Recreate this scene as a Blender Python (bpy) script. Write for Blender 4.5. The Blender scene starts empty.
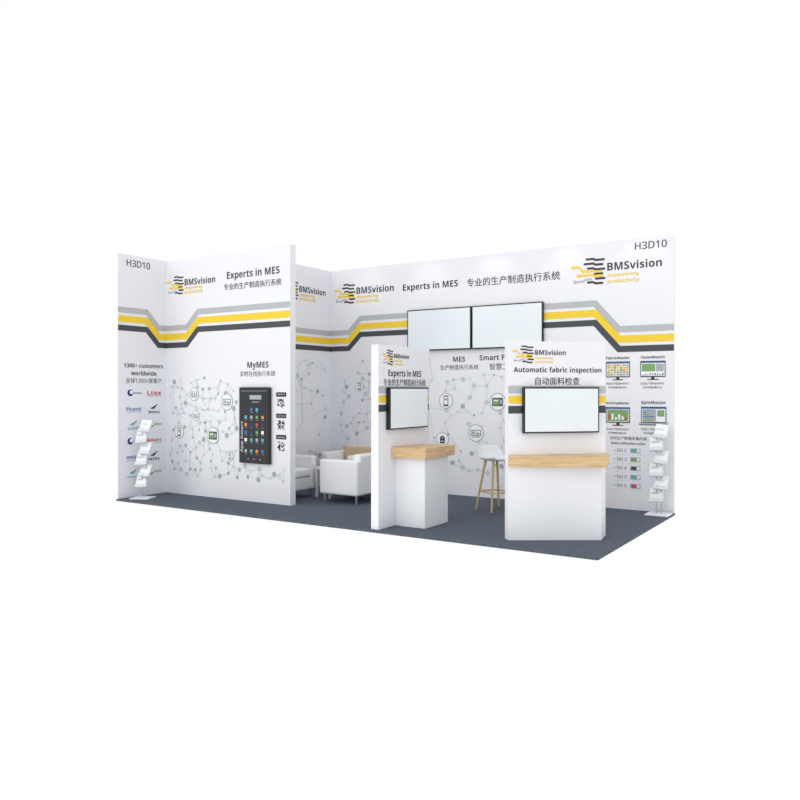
import bpy, bmesh, math, random
from mathutils import Vector, Matrix

D = bpy.data
scene = bpy.context.scene
scene.view_settings.view_transform = 'Standard'
scene.view_settings.look = 'None'

# ------------------------------------------------------------ materials
def srgb(c):
    return tuple(((v/255)/12.92 if v/255 <= .04045 else ((v/255+.055)/1.055)**2.4) for v in c) + (1,)

def mat(name, rgb, rough=.5, metal=0, noise=0.0, nscale=20, bump=0, emit=0, trans=0):
    m = D.materials.new(name); m.use_nodes = True
    nt = m.node_tree; b = nt.nodes['Principled BSDF']
    c = srgb(rgb)
    b.inputs['Base Color'].default_value = c
    b.inputs['Roughness'].default_value = rough
    b.inputs['Metallic'].default_value = metal
    if emit:
        b.inputs['Emission Color'].default_value = c
        b.inputs['Emission Strength'].default_value = emit
    if trans:
        b.inputs['Transmission Weight'].default_value = trans
    if noise or bump:
        tc = nt.nodes.new('ShaderNodeTexCoord')
        n = nt.nodes.new('ShaderNodeTexNoise'); n.inputs['Scale'].default_value = nscale
        n.inputs['Detail'].default_value = 6
        nt.links.new(tc.outputs['Object'], n.inputs['Vector'])
        if noise:
            r = nt.nodes.new('ShaderNodeValToRGB')
            r.color_ramp.elements[0].position = .3; r.color_ramp.elements[1].position = .7
            r.color_ramp.elements[0].color = tuple(v*(1-noise) for v in c[:3])+(1,)
            r.color_ramp.elements[1].color = tuple(min(1, v*(1+noise)) for v in c[:3])+(1,)
            nt.links.new(n.outputs['Fac'], r.inputs['Fac'])
            nt.links.new(r.outputs['Color'], b.inputs['Base Color'])
        if bump:
            bp = nt.nodes.new('ShaderNodeBump'); bp.inputs['Strength'].default_value = bump
            bp.inputs['Distance'].default_value = .01
            nt.links.new(n.outputs['Fac'], bp.inputs['Height'])
            nt.links.new(bp.outputs['Normal'], b.inputs['Normal'])
    return m

M_WALL = mat('wall_white_laminate', (237, 238, 243), .6, noise=.006, nscale=3)
M_CARPET = mat('carpet_grey', (80, 89, 101), .95, noise=.38, nscale=38, bump=.4)
M_GREY = mat('print_light_grey', (184, 187, 190), .6)
M_YEL = mat('print_yellow', (243, 207, 50), .6)
M_DARK = mat('print_dark_grey', (66, 70, 76), .6)
M_TXT = mat('print_charcoal', (56, 56, 60), .6)
M_NET = mat('print_network_grey', (202, 206, 211), .6)
M_NET2 = mat('print_network_mid', (170, 175, 181), .6)
M_PAPER = mat('print_paper', (246, 247, 248), .6)
M_BLACK = mat('plastic_black', (18, 19, 21), .35)
M_SCR = mat('display_pale', (218, 225, 229), .2, noise=.02, nscale=1.2, emit=.15)
M_SCRB = mat('display_dark', (28, 31, 36), .2)
M_WHITE = mat('lacquer_white', (236, 238, 242), .4)
M_LEATH = mat('leather_white', (240, 241, 242), .45, bump=.08, nscale=60)
M_TAN = mat('fabric_tan', (206, 184, 150), .8, noise=.05, nscale=80)
M_STEEL = mat('steel_brushed', (185, 188, 192), .3, metal=.9)
M_ACRY = mat('acrylic_pale', (216, 221, 226), .25)
M_BLUE = mat('print_blue', (75, 115, 175), .6)
M_RED = mat('print_red', (200, 75, 75), .6)
M_GREEN = mat('print_green', (125, 165, 105), .6)
M_ORANGE = mat('print_orange', (225, 145, 75), .6)
M_NAVY = mat('print_navy', (45, 55, 115), .6)
M_CYAN = mat('print_cyan', (95, 175, 190), .6)

def wood():
    m = D.materials.new('oak_light'); m.use_nodes = True
    nt = m.node_tree; b = nt.nodes['Principled BSDF']
    tc = nt.nodes.new('ShaderNodeTexCoord'); mp = nt.nodes.new('ShaderNodeMapping')
    mp.inputs['Scale'].default_value = (2, 2, 26)
    n = nt.nodes.new('ShaderNodeTexNoise'); n.inputs['Scale'].default_value = 2.5
    n.inputs['Detail'].default_value = 8; n.inputs['Distortion'].default_value = .6
    r = nt.nodes.new('ShaderNodeValToRGB')
    r.color_ramp.elements[0].position = .3; r.color_ramp.elements[1].position = .72
    r.color_ramp.elements[0].color = srgb((196, 160, 112)); r.color_ramp.elements[1].color = srgb((226, 197, 154))
    nt.links.new(tc.outputs['Object'], mp.inputs['Vector']); nt.links.new(mp.outputs['Vector'], n.inputs['Vector'])
    nt.links.new(n.outputs['Fac'], r.inputs['Fac']); nt.links.new(r.outputs['Color'], b.inputs['Base Color'])
    b.inputs['Roughness'].default_value = .5
    return m
M_WOOD = wood()

# ------------------------------------------------------------ helpers
def link(o, parent=None):
    scene.collection.objects.link(o)
    if parent is not None: o.parent = parent
    return o

def mesh_obj(name, verts, faces, material, parent=None, mtx=None, smooth=False):
    me = D.meshes.new(name); me.from_pydata([tuple(v) for v in verts], [], faces); me.update()
    if isinstance(material, (list, tuple)):
        for mm in material: me.materials.append(mm)
    else: me.materials.append(material)
    o = D.objects.new(name, me)
    if mtx is not None: o.matrix_local = mtx
    if smooth:
        for p in me.polygons: p.use_smooth = True
    return link(o, parent)

def box(name, lo, hi, material, parent=None, mtx=None, bev=0, seg=2):
    bm = bmesh.new()
    bmesh.ops.create_cube(bm, size=1)
    lo = Vector(lo); hi = Vector(hi)
    for v in bm.verts:
        v.co = Vector((lo[i] + (v.co[i]+.5)*(hi[i]-lo[i]) for i in range(3)))
    if bev:
        bmesh.ops.bevel(bm, geom=bm.edges[:], offset=bev, segments=seg, affect='EDGES', profile=.5)
    me = D.meshes.new(name); bm.to_mesh(me); bm.free()
    me.materials.append(material)
    o = D.objects.new(name, me)
    if mtx is not None: o.matrix_local = mtx
    return link(o, parent)

def prism(name, pts, z0, z1, material, parent=None, bev=0):
    bm = bmesh.new()
    vs = [bm.verts.new((p[0], p[1], z0)) for p in pts]
    f = bm.faces.new(vs)
    r = bmesh.ops.extrude_face_region(bm, geom=[f])
    for e in r['geom']:
        if isinstance(e, bmesh.types.BMVert): e.co.z = z1
    bmesh.ops.recalc_face_normals(bm, faces=bm.faces)
    if bev: bmesh.ops.bevel(bm, geom=bm.edges[:], offset=bev, segments=2, affect='EDGES')
    me = D.meshes.new(name); bm.to_mesh(me); bm.free(); me.materials.append(material)
    return link(D.objects.new(name, me), parent)

def empty(name, loc=(0, 0, 0), rz=0):
    o = D.objects.new(name, None); o.location = loc; o.rotation_euler = (0, 0, rz)
    o.empty_display_size = .2
    return link(o)

def frame(origin, u, n):
    u = Vector(u).normalized(); n = Vector(n).normalized(); z = Vector((0, 0, 1))
    m = Matrix((u, z, n)).transposed().to_4x4()
    m.translation = Vector(origin)
    return m

def tube(name, p0, p1, r0, r1, material, parent=None, seg=12):
    p0 = Vector(p0); p1 = Vector(p1); d = (p1-p0)
    q = d.to_track_quat('Z', 'Y')
    vs = []; fs = []
    for k, (p, r) in enumerate(((p0, r0), (p1, r1))):
        for i in range(seg):
            a = 2*math.pi*i/seg
            vs.append(p + q @ Vector((r*math.cos(a), r*math.sin(a), 0)))
    for i in range(seg):
        j = (i+1) % seg
        fs.append((i, j, seg+j, seg+i))
    fs.append(tuple(range(seg))[::-1]); fs.append(tuple(range(seg, 2*seg)))
    return mesh_obj(name, vs, fs, material, parent)

def boldify(t):
    """Latin letters and digits -> Unicode sans-serif bold forms"""
    o = ''
    for ch in t:
        if 'A' <= ch <= 'Z': o += chr(0x1D5D4+ord(ch)-65)
        elif 'a' <= ch <= 'z': o += chr(0x1D5EE+ord(ch)-97)
        elif '0' <= ch <= '9': o += chr(0x1D7EC+ord(ch)-48)
        else: o += ch
    return o

def regular(t):
    """Latin letters and digits -> Unicode sans-serif regular forms"""
    o = ''
    for ch in t:
        if 'A' <= ch <= 'Z': o += chr(0x1D5A0+ord(ch)-65)
        elif 'a' <= ch <= 'z': o += chr(0x1D5BA+ord(ch)-97)
        elif '0' <= ch <= '9': o += chr(0x1D7E2+ord(ch)-48)
        else: o += ch
    return o

EPS = .003
class Surf:
    """a printed face: u,v metres in the plane of a real wall"""
    def __init__(s, parent, fr): s.p = parent; s.f = fr
    def rect(s, name, u0, v0, u1, v1, m, lvl=1):
        e = EPS*lvl
        return mesh_obj(name, [(u0, v0, e), (u1, v0, e), (u1, v1, e), (u0, v1, e)], [(0, 1, 2, 3)], m, s.p, s.f.copy())
    def multi(s, name, quads, mats, lvl=1):
        vs = []; fs = []; ids = []
        for q in quads:
            e = EPS*q[5]; b = len(vs)
            vs += [(q[0], q[1], e), (q[2], q[1], e), (q[2], q[3], e), (q[0], q[3], e)]
            fs.append((b, b+1, b+2, b+3)); ids.append(q[4])
        o = mesh_obj(name, vs, fs, mats, s.p, s.f.copy())
        for p, i in zip(o.data.polygons, ids): p.material_index = i
        return o
    def ribbon(s, name, pts, w, m, lvl=1):
        P = [Vector((p[0], p[1])) for p in pts]; L = []; R = []
        for i, p in enumerate(P):
            d0 = (P[i]-P[i-1]).normalized() if i else (P[1]-P[0]).normalized()
            d1 = (P[i+1]-P[i]).normalized() if i < len(P)-1 else d0
            n0 = Vector((-d0.y, d0.x)); n1 = Vector((-d1.y, d1.x))
            n = (n0+n1).normalized(); k = w/2/max(.3, n.dot(n0))
            L.append(p+n*k); R.append(p-n*k)
        e = EPS*lvl; N = len(P)
        vs = [(v.x, v.y, e) for v in L]+[(v.x, v.y, e) for v in R]
        fs = [(N+i, N+i+1, i+1, i) for i in range(N-1)]
        return mesh_obj(name, vs, fs, m, s.p, s.f.copy())
    def disc(s, name, u, v, r, m, lvl=1, seg=24):
        e = EPS*lvl
        vs = [(u+r*math.cos(2*math.pi*i/seg), v+r*math.sin(2*math.pi*i/seg), e) for i in range(seg)]
        return mesh_obj(name, vs, [tuple(range(seg))], m, s.p, s.f.copy())
    def text(s, name, body, u0, u1, v, m, bold=1, lvl=1, maxh=None):
        """text from u0 to u1 centred on v; bold 2 = bold letter forms, 1 = slightly widened strokes"""
        cu = D.curves.new(name, 'FONT'); cu.size = 1
        cu.body = boldify(body) if bold == 2 else regular(body)
        cu.resolution_u = 3
        tmp = D.objects.new(name, cu); scene.collection.objects.link(tmp)
        bpy.context.view_layer.update()
        dg = bpy.context.evaluated_depsgraph_get()
        me = D.meshes.new_from_object(tmp.evaluated_get(dg))
        D.objects.remove(tmp)
        xs = [q.co.x for q in me.vertices]; ys = [q.co.y for q in me.vertices]
        if not xs: return None
        x0, x1, y0, y1 = min(xs), max(xs), min(ys), max(ys)
        k = (u1-u0)/(x1-x0); ky = k
        if maxh and (y1-y0)*ky > maxh: ky = maxh/(y1-y0)
        base = [Vector((u0+(q.co.x-x0)*k, v+(q.co.y-(y0+y1)/2)*ky, 0)) for q in me.vertices]
        polys = [tuple(p.vertices) for p in me.polygons]
        D.meshes.remove(me)
        sh = .026*ky
        offs = {0: [(0, 0)], 1: [(-.35, 0), (.35, 0)], 2: [(0, 0)]}[bold]
        vs = []; fs = []
        for j, (ox, oy) in enumerate(offs):
            b = len(vs)
            vs += [(q.x+ox*sh, q.y+oy*sh, EPS*lvl+j*.0002) for q in base]
            fs += [tuple(i+b for i in p) for p in polys]
        return mesh_obj(name, vs, fs, m, s.p, s.f.copy())
    def logo(s, u0, u1, v, ic=.38):
        w = (u1-u0)*ic*.94; h = w*.80; xi = u0
        t = h*.08
        for k, (a, b, dy) in enumerate([(.42, .98, .46), (.36, .94, .29), (.46, 1.0, .12), (.66, .94, -.05), (.70, 1.0, -.22), (.46, .94, -.39)]):
            y = v+h*dy
            s.ribbon('logo_line', [(xi+w*min(a, .62), y), (xi+w*.64, y), (xi+w*.72, y-h*.05), (xi+w*b, y-h*.05)] if a < .6 else [(xi+w*a, y-h*.05), (xi+w*b, y-h*.05)], t, M_TXT, 1+k*.05)
        s.ribbon('logo_trace_a', [(xi+w*.06, v+h*.20), (xi+w*.20, v+h*.20), (xi+w*.34, v+h*.02), (xi+w*.62, v+h*.02), (xi+w*.70, v-h*.01), (xi+w*.9, v-h*.01)], t, M_YEL, 1.5)
        s.ribbon('logo_trace_b', [(xi+w*.22, v-h*.12), (xi+w*.60, v-h*.12), (xi+w*.68, v-h*.17), (xi+w*.94, v-h*.17)], t, M_YEL, 1.6)
        s.ribbon('logo_trace_c', [(xi+w*.14, v-h*.34), (xi+w*.34, v-h*.34), (xi+w*.42, v-h*.28), (xi+w*.6, v-h*.28)], t*.8, M_GREY, 1.7)
        for (a, b, mm) in ((.04, .20, M_YEL), (.20, -.12, M_YEL), (.10, -.34, M_GREY)):
            s.disc('logo_node', xi+w*a, v+h*b, t*.85, mm, 2, 12)
        t0 = xi+w*1.06; th = (u1-t0)
        s.text('logo_text', 'BMSvision', t0, u1, v+h*.13, M_TXT, 2)
        s.text('logo_slogan', 'empowering', t0, t0+th*.58, v-h*.20, M_YEL, 2)
        s.text('logo_slogan_b', 'productivity', t0, t0+th*.60, v-h*.42, M_YEL, 2)

def stripes(S, pts, hi=(2.72, 2.59, 2.46), widths=(.082, .095, .082)):
    for nm, z, w, m in zip(('stripe_grey', 'stripe_yellow', 'stripe_dark'), hi, widths, (M_GREY, M_YEL, M_DARK)):
        S.ribbon(nm, [(u, z-d) for u, d in pts], w, m, 1)

def network(S, seed, u0, u1, v0, v1, n, avoid=()):
    rnd = random.Random(seed); P = []
    tries = 0
    while len(P) < n and tries < 6000:
        tries += 1
        p = Vector((rnd.uniform(u0, u1), rnd.uniform(v0, v1)))
        if any(a[0] < p.x < a[2] and a[1] < p.y < a[3] for a in avoid): continue
        if any((p-q).length < .09 for q in P): continue
        P.append(p)
    vs = []; fs = []; ids = []
    def seg(a, b, w):
        d = (b-a).normalized(); nn = Vector((-d.y, d.x))*w/2; k = len(vs)
        for q in (a+nn, a-nn, b-nn, b+nn): vs.append((q.x, q.y, EPS*.8))
        fs.append((k, k+1, k+2, k+3)); ids.append(0)
    done = set()
    for i, p in enumerate(P):
        near = sorted(range(len(P)), key=lambda j: (P[j]-p).length)[1:rnd.choice((2, 3, 3, 4))]
        for j in near:
            key = (min(i, j), max(i, j))
            if key in done or (P[j]-p).length > .5: continue
            done.add(key); seg(p, P[j], .007)
    for i in range(len(P)//4):
        a, b = rnd.choice(P), rnd.choice(P)
        if .25 < (a-b).length < .75: seg(a, b, .006)
    for p in P:
        r = rnd.choice((.012, .016, .02, .026, .036)); k = len(vs); sg = 16
        for i in range(sg):
            a = 2*math.pi*i/sg; vs.append((p.x+r*math.cos(a), p.y+r*math.sin(a), EPS))
        fs.append(tuple(range(k, k+sg))); ids.append(1 if rnd.random() < .45 else 0)
    o = mesh_obj('network_print', vs, fs, [M_NET, M_NET2], S.p, S.f.copy())
    for p, i in zip(o.data.polygons, ids): p.material_index = i

def device_badge(S, u, v, r, kind=0):
    S.disc('badge_ring', u, v, r, M_NET2, 1.5)
    S.disc('badge_fill', u, v, r*.9, M_PAPER, 2)
    a = r*.66
    if kind == 0:
        S.multi('badge_device', [(u-a, v-a*.5, u+a, v+a*.55, 0, 3), (u-a*.88, v-a*.38, u+a*.88, v+a*.43, 1, 3.5),
                (u-a*.75, v-a*.25, u-a*.1, v+a*.3, 2, 4), (u+a*.1, v-a*.25, u+a*.7, v+a*.1, 3, 4), (u-a*.8, v-a*.8, u+a*.8, v-a*.5, 4, 3)], [M_DARK, M_PAPER, M_NET2, M_GREEN, M_NET])
    elif kind == 1:
        S.multi('badge_device', [(u-a*.5, v-a, u+a*.5, v+a, 0, 3), (u-a*.38, v-a*.7, u+a*.38, v+a*.8, 1, 3.5), (u-a*.3, v+a*.1, u+a*.3, v+a*.5, 2, 4)], [M_BLACK, M_PAPER, M_NET2])
    elif kind == 2:
        S.multi('badge_device', [(u-a, v-a*.7, u+a, v+a*.7, 0, 3), (u-a*.85, v-a*.5, u+a*.3, v+a*.55, 1, 3.5), (u+a*.45, v-a*.4, u+a*.85, v+a*.4, 2, 4),
                                 (u-a*.7, v+a*.1, u+a*.15, v+a*.3, 3, 4)], [M_DARK, M_GREEN, M_GREY, M_PAPER])
    else:
        S.multi('badge_device', [(u-a*.55, v-a*.85, u+a*.55, v+a*.1, 0, 3), (u-a*.35, v-a*.5, u+a*.35, v-a*.3, 1, 3.5)], [M_BLACK, M_PAPER])
        S.disc('badge_dome', u, v+a*.15, a*.55, M_BLACK, 3)
        S.disc('badge_lens', u, v+a*.2, a*.2, M_GREY, 3.5)

def picture(S, u0, v0, w, h, style, laptop=False):
    q = [(u0, v0, u0+w, v0+h, 0, 2), (u0+w*.03, v0+h*.06, u0+w*.97, v0+h*.95, 1, 2.4), (u0+w*.03, v0+h*.87, u0+w*.97, v0+h*.95, 5, 2.6)]
    rnd = random.Random(int(u0*1000+v0*77))
    if style == 0:
        for r in range(5):
            for c in range(7):
                x = u0+w*(.06+c*.13); y = v0+h*(.1+r*.15)
                q.append((x, y, x+w*.11, y+h*.12, rnd.choice([2, 2, 3, 4, 4, 7, 8, 4, 4]), 3))
    elif style == 1:
        q.append((u0+w*.06, v0+h*.35, u0+w*.6, v0+h*.82, 3, 3))
        q.append((u0+w*.63, v0+h*.35, u0+w*.94, v0+h*.82, 4, 3))
        for c in range(9): q.append((u0+w*(.07+c*.1), v0+h*.1, u0+w*(.13+c*.1), v0+h*(.14+.16*rnd.random()), rnd.choice([4, 5, 3]), 3))
    elif style == 2:
        q.append((u0+w*.06, v0+h*.1, u0+w*.94, v0+h*.84, 3, 3))
        for c in range(6): q.append((u0+w*(.1+c*.14), v0+h*.2, u0+w*(.18+c*.14), v0+h*(.3+.4*rnd.random()), rnd.choice([2, 1, 6, 1]), 3.4))
    else:
        q.append((u0+w*.06, v0+h*.08, u0+w*.6, v0+h*.84, 4, 2.8))
        for r in range(6): q.append((u0+w*.07, v0+h*(.1+r*.125), u0+w*(.2+.35*rnd.random()), v0+h*(.16+r*.125), rnd.choice([0, 3, 5, 8]), 3))
        q.append((u0+w*.65, v0+h*.4, u0+w*.93, v0+h*.8, 3, 3.2))
    if laptop: q += [(u0-w*.08, v0-h*.11, u0+w*1.08, v0, 4, 2), (u0-w*.08, v0-h*.15, u0+w*1.08, v0-h*.11, 0, 2)]
    else: q += [(u0+w*.44, v0-h*.14, u0+w*.56, v0, 0, 2), (u0+w*.28, v0-h*.19, u0+w*.72, v0-h*.14, 0, 2)]
    S.multi('software_picture', q, [M_BLACK, M_PAPER, M_YEL, M_GREEN, M_NET2, M_BLUE, M_RED, M_ORANGE, M_CYAN])

# ------------------------------------------------------------ shell
H = 3.53
box('floor', (-.04, 0, -.03), (7.0, 3.05, 0), M_CARPET)
wl = box('wall_left', (-.04, 0, 0), (0, .86, H), M_WALL)
wp = box('wall_partition', (-.04, .86, 0), (2.49, .97, H), M_WALL)
ws = box('wall_side', (1.45, .97, 0), (1.50, 3.0, H), M_WALL)
wb = box('wall_back', (1.45, 3.0, 0), (7.0, 3.05, H), M_WALL)

SL = Surf(wl, frame((0, 0, 0), (0, 1, 0), (1, 0, 0)))
SP = Surf(wp, frame((0, .86, 0), (1, 0, 0), (0, -1, 0)))
SS = Surf(ws, frame((1.50, 0, 0), (0, 1, 0), (1, 0, 0)))
SB = Surf(wb, frame((0, 3.0, 0), (1, 0, 0), (0, -1, 0)))

stripes(SL, [(0, 0), (.5, 0), (.72, .22), (.86, .22)])
stripes(SP, [(.0, .22), (.46, .22), (.70, 0), (2.49, 0)])
stripes(SS, [(.97, .22), (3.0, .22)])
stripes(SB, [(1.5, .22), (1.88, .22), (2.12, 0), (5.98, 0), (6.30, .36), (7.0, .36)])

# left wall print
SL.text('stand_number', 'H3D10', .15, .56, 3.41, M_TXT, 1)
SL.text('headline', '1300+ customers', .10, .80, 1.92, M_TXT, 2)
SL.text('headline_b', 'worldwide', .22, .68, 1.81, M_TXT, 2)
SL.text('headline_cn', '全球1300+家客户', .13, .77, 1.70, M_TXT, 0)
cols = [M_BLUE, M_RED, M_NAVY, M_GREEN, M_CYAN, M_DARK]
names = ['beaulieu', 'Ltex', 'Picanol', 'Weltex', 'SAPPI', 'texco', 'Arvind', 'Bekaert', 'weave', 'Nilit', 'Klopman', 'Coats']
for i in range(12):
    r = i//2; c = i % 2
    u = .14+.37*c; v = 1.52-r*.235
    cm = cols[(i*5+2) % 6]
    k = (i*2+r) % 3
    if k == 0:
        SL.disc('client_logo', u+.07, v, .05, cm, 1)
        SL.disc('client_logo_inner', u+.085, v+.01, .028, M_PAPER, 2)
        SL.text('client_name', names[i], u+.13, u+.27, v, cm, 2, 1, maxh=.05)
    elif k == 1:
        mesh_obj('client_logo', [(u+.05, v, EPS), (u+.12, v-.01, EPS), (u+.20, v+.07, EPS), (u+.12, v+.035, EPS)], [(0, 1, 2, 3)], cm, wl, SL.f.copy())
        SL.text('client_name', names[i], u+.02, u+.23, v-.05, cm, 2, 1, maxh=.04)
    else:
        SL.text('client_name', names[i], u, u+.26, v, cm, 2, 1, maxh=.065)
        SL.rect('client_underline', u, v-.05, u+.26, v-.042, M_NET2, 1)

# partition print
SP.logo(.04, 1.06, 3.14, .37)
SP.text('headline', 'Experts in MES', 1.30, 2.30, 3.19, M_TXT, 2)
SP.text('headline_cn', '专业的生产制造执行系统', 1.24, 2.33, 3.04, M_TXT, 1)
SP.text('title', 'MyMES', 1.70, 2.10, 1.90, M_TXT, 2)
SP.text('title_cn', '实时在线执行系统', 1.56, 2.22, 1.79, M_TXT, 0)
network(SP, 11, .10, 2.42, .28, 1.74, 125, avoid=[(1.5, .5, 2.45, 2.0)])
for (u, v, r, k) in [(.30, .93, .10, 1), (1.02, .90, .125, 2), (.62, 1.50, .10, 0), (1.30, 1.39, .12, 0), (.66, 1.18, .08, 0), (1.36, .62, .07, 1)]:
    device_badge(SP, u, v, r, k)
def qr(S, name, u, v, sz, seed):
    rn = random.Random(seed); q = [(u, v, u+sz, v+sz, 0, 1.5)]; n = 9; c = sz/n
    for i in range(n):
        for j in range(n):
            if rn.random() < .58: q.append((u+i*c, v+j*c, u+(i+1)*c, v+(j+1)*c, 1, 2))
    S.multi(name, q, [M_PAPER, M_BLACK])
for i, z in enumerate((1.47, 1.18, .89)):
    SP.rect('store_badge', 2.24, z, 2.42, z+.06, M_BLACK, 1)
    SP.text('store_badge_text', ('App store', 'Get it now', 'Download')[i], 2.27, 2.40, z+.03, M_PAPER, 0, 2, maxh=.032)
    qr(SP, 'qr_code', 2.265, z-.155, .125, i)

# side wall print
SS.logo(1.83, 2.87, 3.12, .37)
network(SS, 5, 1.1, 2.9, .3, 2.1, 70)

# back wall print
SB.logo(1.60, 2.76, 3.13, .38)
SB.text('headline', 'Experts in MES', 2.93, 3.90, 3.14, M_TXT, 2)
SB.text('headline_cn', '专业的生产制造执行系统', 4.05, 5.49, 3.14, M_TXT, 1)
SB.logo(5.66, 6.85, 3.15, .41)
SB.text('stand_number', 'H3D10', 6.51, 6.91, 3.43, M_TXT, 1)
SB.text('title', 'MES', 3.82, 4.02, 2.02, M_TXT, 2)
SB.text('title_cn', '生产制造执行系统', 3.60, 4.24, 1.90, M_TXT, 0)
SB.text('title_b', 'Smart Factory', 4.26, 5.0, 2.02, M_TXT, 2)
SB.text('title_b_cn', '智慧工厂', 4.42, 4.82, 1.90, M_TXT, 0)
network(SB, 23, 1.7, 5.9, .28, 2.05, 230, avoid=[(3.5, 1.8, 5.1, 2.2)])
for (u, v, r, k) in [(4.20, .93, .13, 0), (3.70, 1.40, .12, 1), (3.64, .82, .11, 3), (4.55, 1.39, .13, 2), (4.95, .95, .12, 0), (2.1, 1.62, .08, 1), (3.0, 1.1, .1, 0)]:
    device_badge(SB, u, v, r, k)
for u, v, t, lap, st in [(6.13, 1.73, 'FabricMaster', False, 0), (6.58, 1.73, 'VisionMaster', False, 1),
                    (6.13, 1.13, 'KnittingMaster', False, 2), (6.59, 1.14, 'SpinMaster', True, 3)]:
    picture(SB, u, v, .315, .205, st, lap)
    SB.text('software_title', t, u, u+.31, v+.255, M_TXT, 2, maxh=.055)
    SB.text('software_note', '织造生产管理系统软件', u, u+.30, v-.085, M_TXT, 0, maxh=.04)
    SB.text('software_note_b', '实时数据采集分析', u+.03, u+.27, v-.135, M_TXT, 0, maxh=.035)
SB.text('list_title', '纺织生产数据采集终端', 6.18, 6.66, .93, M_TXT, 0, maxh=.05)
SB.text('list_title_b', 'Data collection units', 6.20, 6.64, .865, M_TXT, 2, maxh=.045)
for i in range(5):
    z = .77-i*.115
    SB.multi('terminal_picture', [(6.45, z-.03, 6.58, z+.03, 0, 1), (6.462, z-.02, 6.525, z+.022, 1, 1.5), (6.54, z-.02, 6.57, z+.022, 2, 1.5)], [M_NET2, [M_CYAN, M_GREEN, M_DARK, M_CYAN, M_RED][i], M_PAPER])
    SB.text('terminal_name', '• DU '+str(i+2), 6.24, 6.40, z, M_TXT, 0, maxh=.045)
    SB.rect('terminal_line', 6.22, z-.055, 6.62, z-.051, M_NET, 1)

# ------------------------------------------------------------ televisions
def television(name, S, u0, u1, v0, v1, dark=False, th=.04):
    root = D.objects.new(name, None); root.empty_display_size = .2
    wm = (S.p.matrix_basis @ S.f) @ Matrix.Translation(((u0+u1)/2, (v0+v1)/2, 0))
    root.matrix_local = wm; link(root)
    w = (u1-u0)/2; h = (v1-v0)/2
    box('mount_plate', (-w*.4, -h*.4, .0), (w*.4, h*.4, .012), M_BLACK, root)
    box('housing', (-w, -h, .012), (w, h, .012+th), M_BLACK, root, bev=.006)
    b = .018; e = .0135+th
    mesh_obj('display', [(-w+b, -h+b, e), (w-b, -h+b, e), (w-b, h-b, e), (-w+b, h-b, e)], [(0, 1, 2, 3)], M_SCRB if dark else M_SCR, root)
    return root
television('television', SB, 3.04, 4.145, 2.16, 2.79)
television('television', SB, 4.155, 5.26, 2.16, 2.79)
tp = television('portrait_touchscreen', SP, 1.59, 2.16, .54, 1.60, dark=True)
q = []; rn = random.Random(2); EL = .056/EPS
for r in range(6):
    for c in range(4):
        if r == 0 and c in (0, 3): continue
        x = -.175+c*.105; y = .24-r*.105
        if r == 5: y -= .05
        q.append((x, y-.045, x+.046, y, rn.choice([0, 1, 2, 3, 4, 5, 6, 5, 1, 7]), EL))
        q.append((x+.005, y-.066, x+.047, y-.061, 5, EL))
q += [(-.24, .475, .24, .48, 5, EL), (-.08, .36, .14, .42, 5, EL), (-.04, .32, .10, .33, 5, EL),
      (-.12, -.475, -.09, -.465, 5, EL), (-.01, -.475, .02, -.465, 5, EL), (.10, -.475, .13, -.465, 5, EL)]
Sx = Surf(tp, Matrix.Identity(4)); Sx.multi('app_icons', q, [M_BLUE, M_CYAN, M_GREEN, M_RED, M_ORANGE, M_NET2, M_PAPER, M_NAVY])
Sv = Surf(tp, Matrix.Rotation(math.radians(90), 4, 'Z')); Sv.text('side_label', 'App Smart', -.38, .05, .222, M_NET, 2, EL, maxh=.055)

# ------------------------------------------------------------ demo panels (local: x along panel, -y is the printed face)
p1 = empty('demo_counter', (4.50, .03, 0), math.radians(90))
box('panel', (0, 0, 0), (1.12, .10, 2.07), M_WALL, p1, bev=.003)
S1 = Surf(p1, frame((0, 0, 0), (1, 0, 0), (0, -1, 0)))
p2 = empty('demo_counter', (5.96, .28, 0), math.radians(45))
box('panel', (0, 0, 0), (1.10, .10, 2.07), M_WALL, p2, bev=.003)
S2 = Surf(p2, frame((0, 0, 0), (1, 0, 0), (0, -1, 0)))
for S in (S1, S2):
    for nm, z, m in (('stripe_grey', 1.565, M_GREY), ('stripe_yellow', 1.46, M_YEL), ('stripe_dark', 1.355, M_DARK)):
        S.ribbon(nm, [(0, z), (1.10, z)], .078, m, 1)
    w0, w1, h0, h1 = .15, 1.0, 1.11, 1.59
    box('screen_housing', (w0, -.055, h0), (w1, -.002, h1), M_BLACK, S.p, bev=.006)
    b = .016
    mesh_obj('display', [(w0+b, -.057, h0+b), (w1-b, -.057, h0+b), (w1-b, -.057, h1-b), (w0+b, -.057, h1-b)], [(0, 1, 2, 3)], M_SCR, S.p)
S1.logo(.08, .64, 1.93, .42)
S1.text('panel_title', 'Experts in MES', .20, .92, 1.745, M_TXT, 2)
S1.text('panel_title_cn', '专业的生产制造执行系统', .10, 1.02, 1.65, M_TXT, 1)
S2.logo(.05, .64, 1.93, .42)
S2.text('panel_title', 'Automatic fabric inspection', .06, 1.05, 1.765, M_TXT, 2)
S2.text('panel_title_cn', '自动面料检查', .30, .80, 1.655, M_TXT, 1)
prism('base', [(.34, -.001), (.87, -.001), (.87, -.40), (.34, -.40)], 0, .79, M_WHITE, p1, .003)
prism('worktop', [(.26, -.001), (.94, -.001), (.94, -.46), (.26, -.46)], .79, .91, M_WOOD, p1, .003)
prism('base', [(.0, -.001), (1.09, -.001), (.95, -.20)], 0, .77, M_WHITE, p2, .002)
prism('worktop', [(-.0, -.001), (1.11, -.001), (1.06, -.16), (.93, -.36), (0.0, -.06)], .77, .885, M_WOOD, p2, .003)

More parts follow.
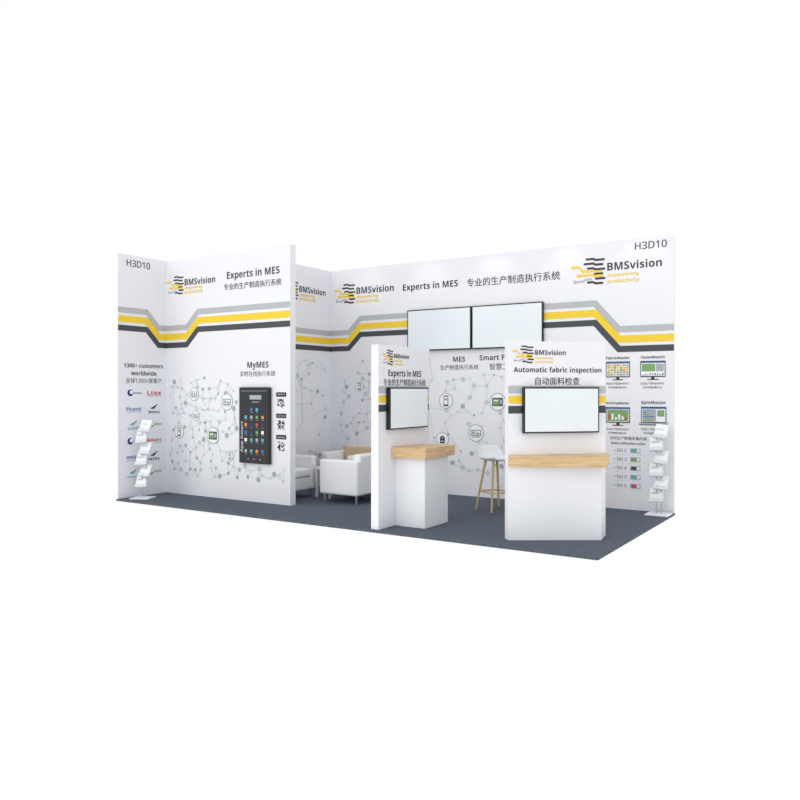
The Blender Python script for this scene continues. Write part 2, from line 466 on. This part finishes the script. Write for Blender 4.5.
# ------------------------------------------------------------ literature stands
def lit_stand(loc, rz):
    r = empty('literature_stand', loc, rz)
    box('base_plate', (-.14, -.14, 0), (.14, .14, .015), M_WHITE, r, bev=.004)
    for x in (-.03, .03):
        tube('post', (x, .03, .01), (x, .05, 1.10), .008, .008, M_STEEL, r)
    for i in range(6):
        z = .16+i*.16; dx = .022*(1 if i % 2 else -1)
        mt = Matrix.Translation((dx, -.01, z)) @ Matrix.Rotation(math.radians(-28), 4, 'X') @ Matrix.Rotation(math.radians(5 if i % 2 else -5), 4, 'Y')
        box('tray_back', (-.085, .0, 0), (.085, .006, .19), M_ACRY, r, mt)
        box('tray_lip', (-.085, -.03, 0), (.085, -.026, .04), M_ACRY, r, mt)
        box('tray_floor', (-.085, -.03, -.004), (.085, .006, 0), M_ACRY, r, mt)
        box('brochures', (-.075, -.02, .0), (.075, -.002, .18), M_PAPER, r, mt)
        box('brochure_print', (-.06, -.0225, .10), (.03, -.0205, .125), M_ACRY if i % 2 else M_NET, r, mt)
lit_stand((.24, .24, 0), math.radians(25))
lit_stand((6.86, 2.78, 0), math.radians(0))

# ------------------------------------------------------------ lounge
def armchair(name, loc, rz, w=.70, d=.66, tan=False):
    r = empty(name, loc, rz)
    a = .12
    for x in (-w/2+.06, w/2-.06):
        for y in (-d/2+.06, d/2-.06):
            tube('leg', (x, y, 0), (x, y, .13), .016, .02, M_STEEL, r)
    box('seat_base', (-w/2+a, -d/2+.02, .12), (w/2-a, d/2-.12, .30), M_LEATH, r, bev=.02)
    n = 1 if w < 1 else 2; sw = (w-2*a)/n
    for i in range(n):
        x0 = -w/2+a+i*sw
        box('seat_cushion', (x0+.004, -d/2, .30), (x0+sw-.004, d/2-.14, .43), M_LEATH, r, bev=.035, seg=3)
        if tan: box('back_cushion', (x0+.01, d/2-.25, .43), (x0+sw-.01, d/2-.13, .68), M_TAN, r, bev=.04, seg=3)
    box('arm_a', (-w/2, -d/2, .12), (-w/2+a, d/2, .60), M_LEATH, r, bev=.03, seg=3)
    box('arm_b', (w/2-a, -d/2, .12), (w/2, d/2, .60), M_LEATH, r, bev=.03, seg=3)
    box('backrest', (-w/2+a*.6, d/2-.14, .12), (w/2-a*.6, d/2, .68), M_LEATH, r, bev=.035, seg=3)
armchair('armchair', (2.93, 1.72, 0), math.radians(-90), w=.76)
armchair('armchair', (1.88, 1.42, 0), math.radians(90))
armchair('sofa', (2.52, 2.62, 0), 0, w=1.3, tan=True)
ct = empty('coffee_table', (2.39, 1.90, 0), 0)
prism('top', [(-.14, -.22), (.14, -.22), (.14, .22), (-.14, .22)], .40, .44, M_WHITE, ct, .004)
for x in (-.12, .12):
    for y in (-.20, .20): box('leg', (x-.015, y-.015, 0), (x+.015, y+.015, .40), M_WHITE, ct)

# ------------------------------------------------------------ stools & table
def bar_stool(loc, rz):
    r = empty('bar_stool', loc, rz)
    s = .66
    prof = [(-.19, s+.02), (-.16, s+.003), (-.08, s-.004), (.0, s-.006), (.08, s), (.135, s+.03), (.165, s+.08), (.18, s+.14), (.185, s+.17)]
    wid = [.15, .175, .185, .19, .19, .185, .18, .165, .13]
    vs = []; fs = []; N = 13
    for k, ((y, z), w) in enumerate(zip(prof, wid)):
        for i in range(N):
            t = -1+2*i/(N-1)
            vs.append((w*math.sin(t*math.pi/2), y-(.06*abs(t)**2 if k > 4 else 0), z+(.04*abs(t)**2.5 if k < 5 else 0)))
    for j in range(len(prof)-1):
        for i in range(N-1): fs.append((j*N+i, j*N+i+1, (j+1)*N+i+1, (j+1)*N+i))
    o = mesh_obj('shell', vs, fs, M_WHITE, r, smooth=True)
    so = o.modifiers.new('thick', 'SOLIDIFY'); so.thickness = .014
    o.modifiers.new('sub', 'SUBSURF').levels = 1
    C = ((-1, -1), (1, -1), (1, 1), (-1, 1))
    for x, y in C:
        tube('leg', (x*.09, y*.09, s-.01), (x*.18, y*.18, 0), .018, .013, M_WOOD, r)
    t = .09+.09*(1-.24/s)
    for i in range(4):
        a = C[i]; b = C[(i+1) % 4]
        tube('footrest', (a[0]*t, a[1]*t, .24), (b[0]*t, b[1]*t, .24), .010, .010, M_WOOD, r)
bar_stool((4.98, 2.02, 0), math.radians(60))
bar_stool((5.10, 2.55, 0), math.radians(20))
tb = empty('round_table', (5.62, 2.05, 0))
tube('top', (0, 0, .92), (0, 0, .945), .32, .32, M_WHITE, tb, 48)
tube('column', (0, 0, .02), (0, 0, .92), .03, .03, M_STEEL, tb, 20)
tube('foot', (0, 0, 0), (0, 0, .02), .22, .21, M_STEEL, tb, 40)

# ------------------------------------------------------------ light
w = D.worlds.new('white_surround'); scene.world = w; w.use_nodes = True
bg = w.node_tree.nodes['Background']; bg.inputs['Color'].default_value = (1, 1, 1, 1); bg.inputs['Strength'].default_value = 1.0
sun = D.lights.new('sun', 'SUN'); sun.energy = .55; sun.angle = math.radians(50)
so = D.objects.new('sun', sun); so.rotation_euler = Vector((-.25, -.9, .45)).to_track_quat('Z', 'Y').to_euler(); scene.collection.objects.link(so)
for i, x in enumerate((2.3, 3.4, 4.5, 5.6, 6.6)):
    sp = D.lights.new('wall_spot', 'SPOT'); sp.energy = 2.5; sp.spot_size = math.radians(75); sp.spot_blend = .7; sp.shadow_soft_size = .05
    o = D.objects.new('wall_spot', sp); o.location = (x, 2.45, 3.75)
    o.rotation_euler = (Vector((x, 2.45, 3.75))-Vector((x, 3.0, 2.9))).to_track_quat('Z', 'Y').to_euler()
    scene.collection.objects.link(o)

# ------------------------------------------------------------ camera
cam = D.cameras.new('camera'); cam.sensor_width = 36; cam.lens = 757/800*36
cam.shift_y = -.0120; cam.shift_x = .0004; cam.clip_end = 200
co = D.objects.new('camera', cam); co.location = (9.267, -6.934, 1.556)
co.rotation_euler = (math.radians(90), 0, math.radians(32.78))
scene.collection.objects.link(co); scene.camera = co
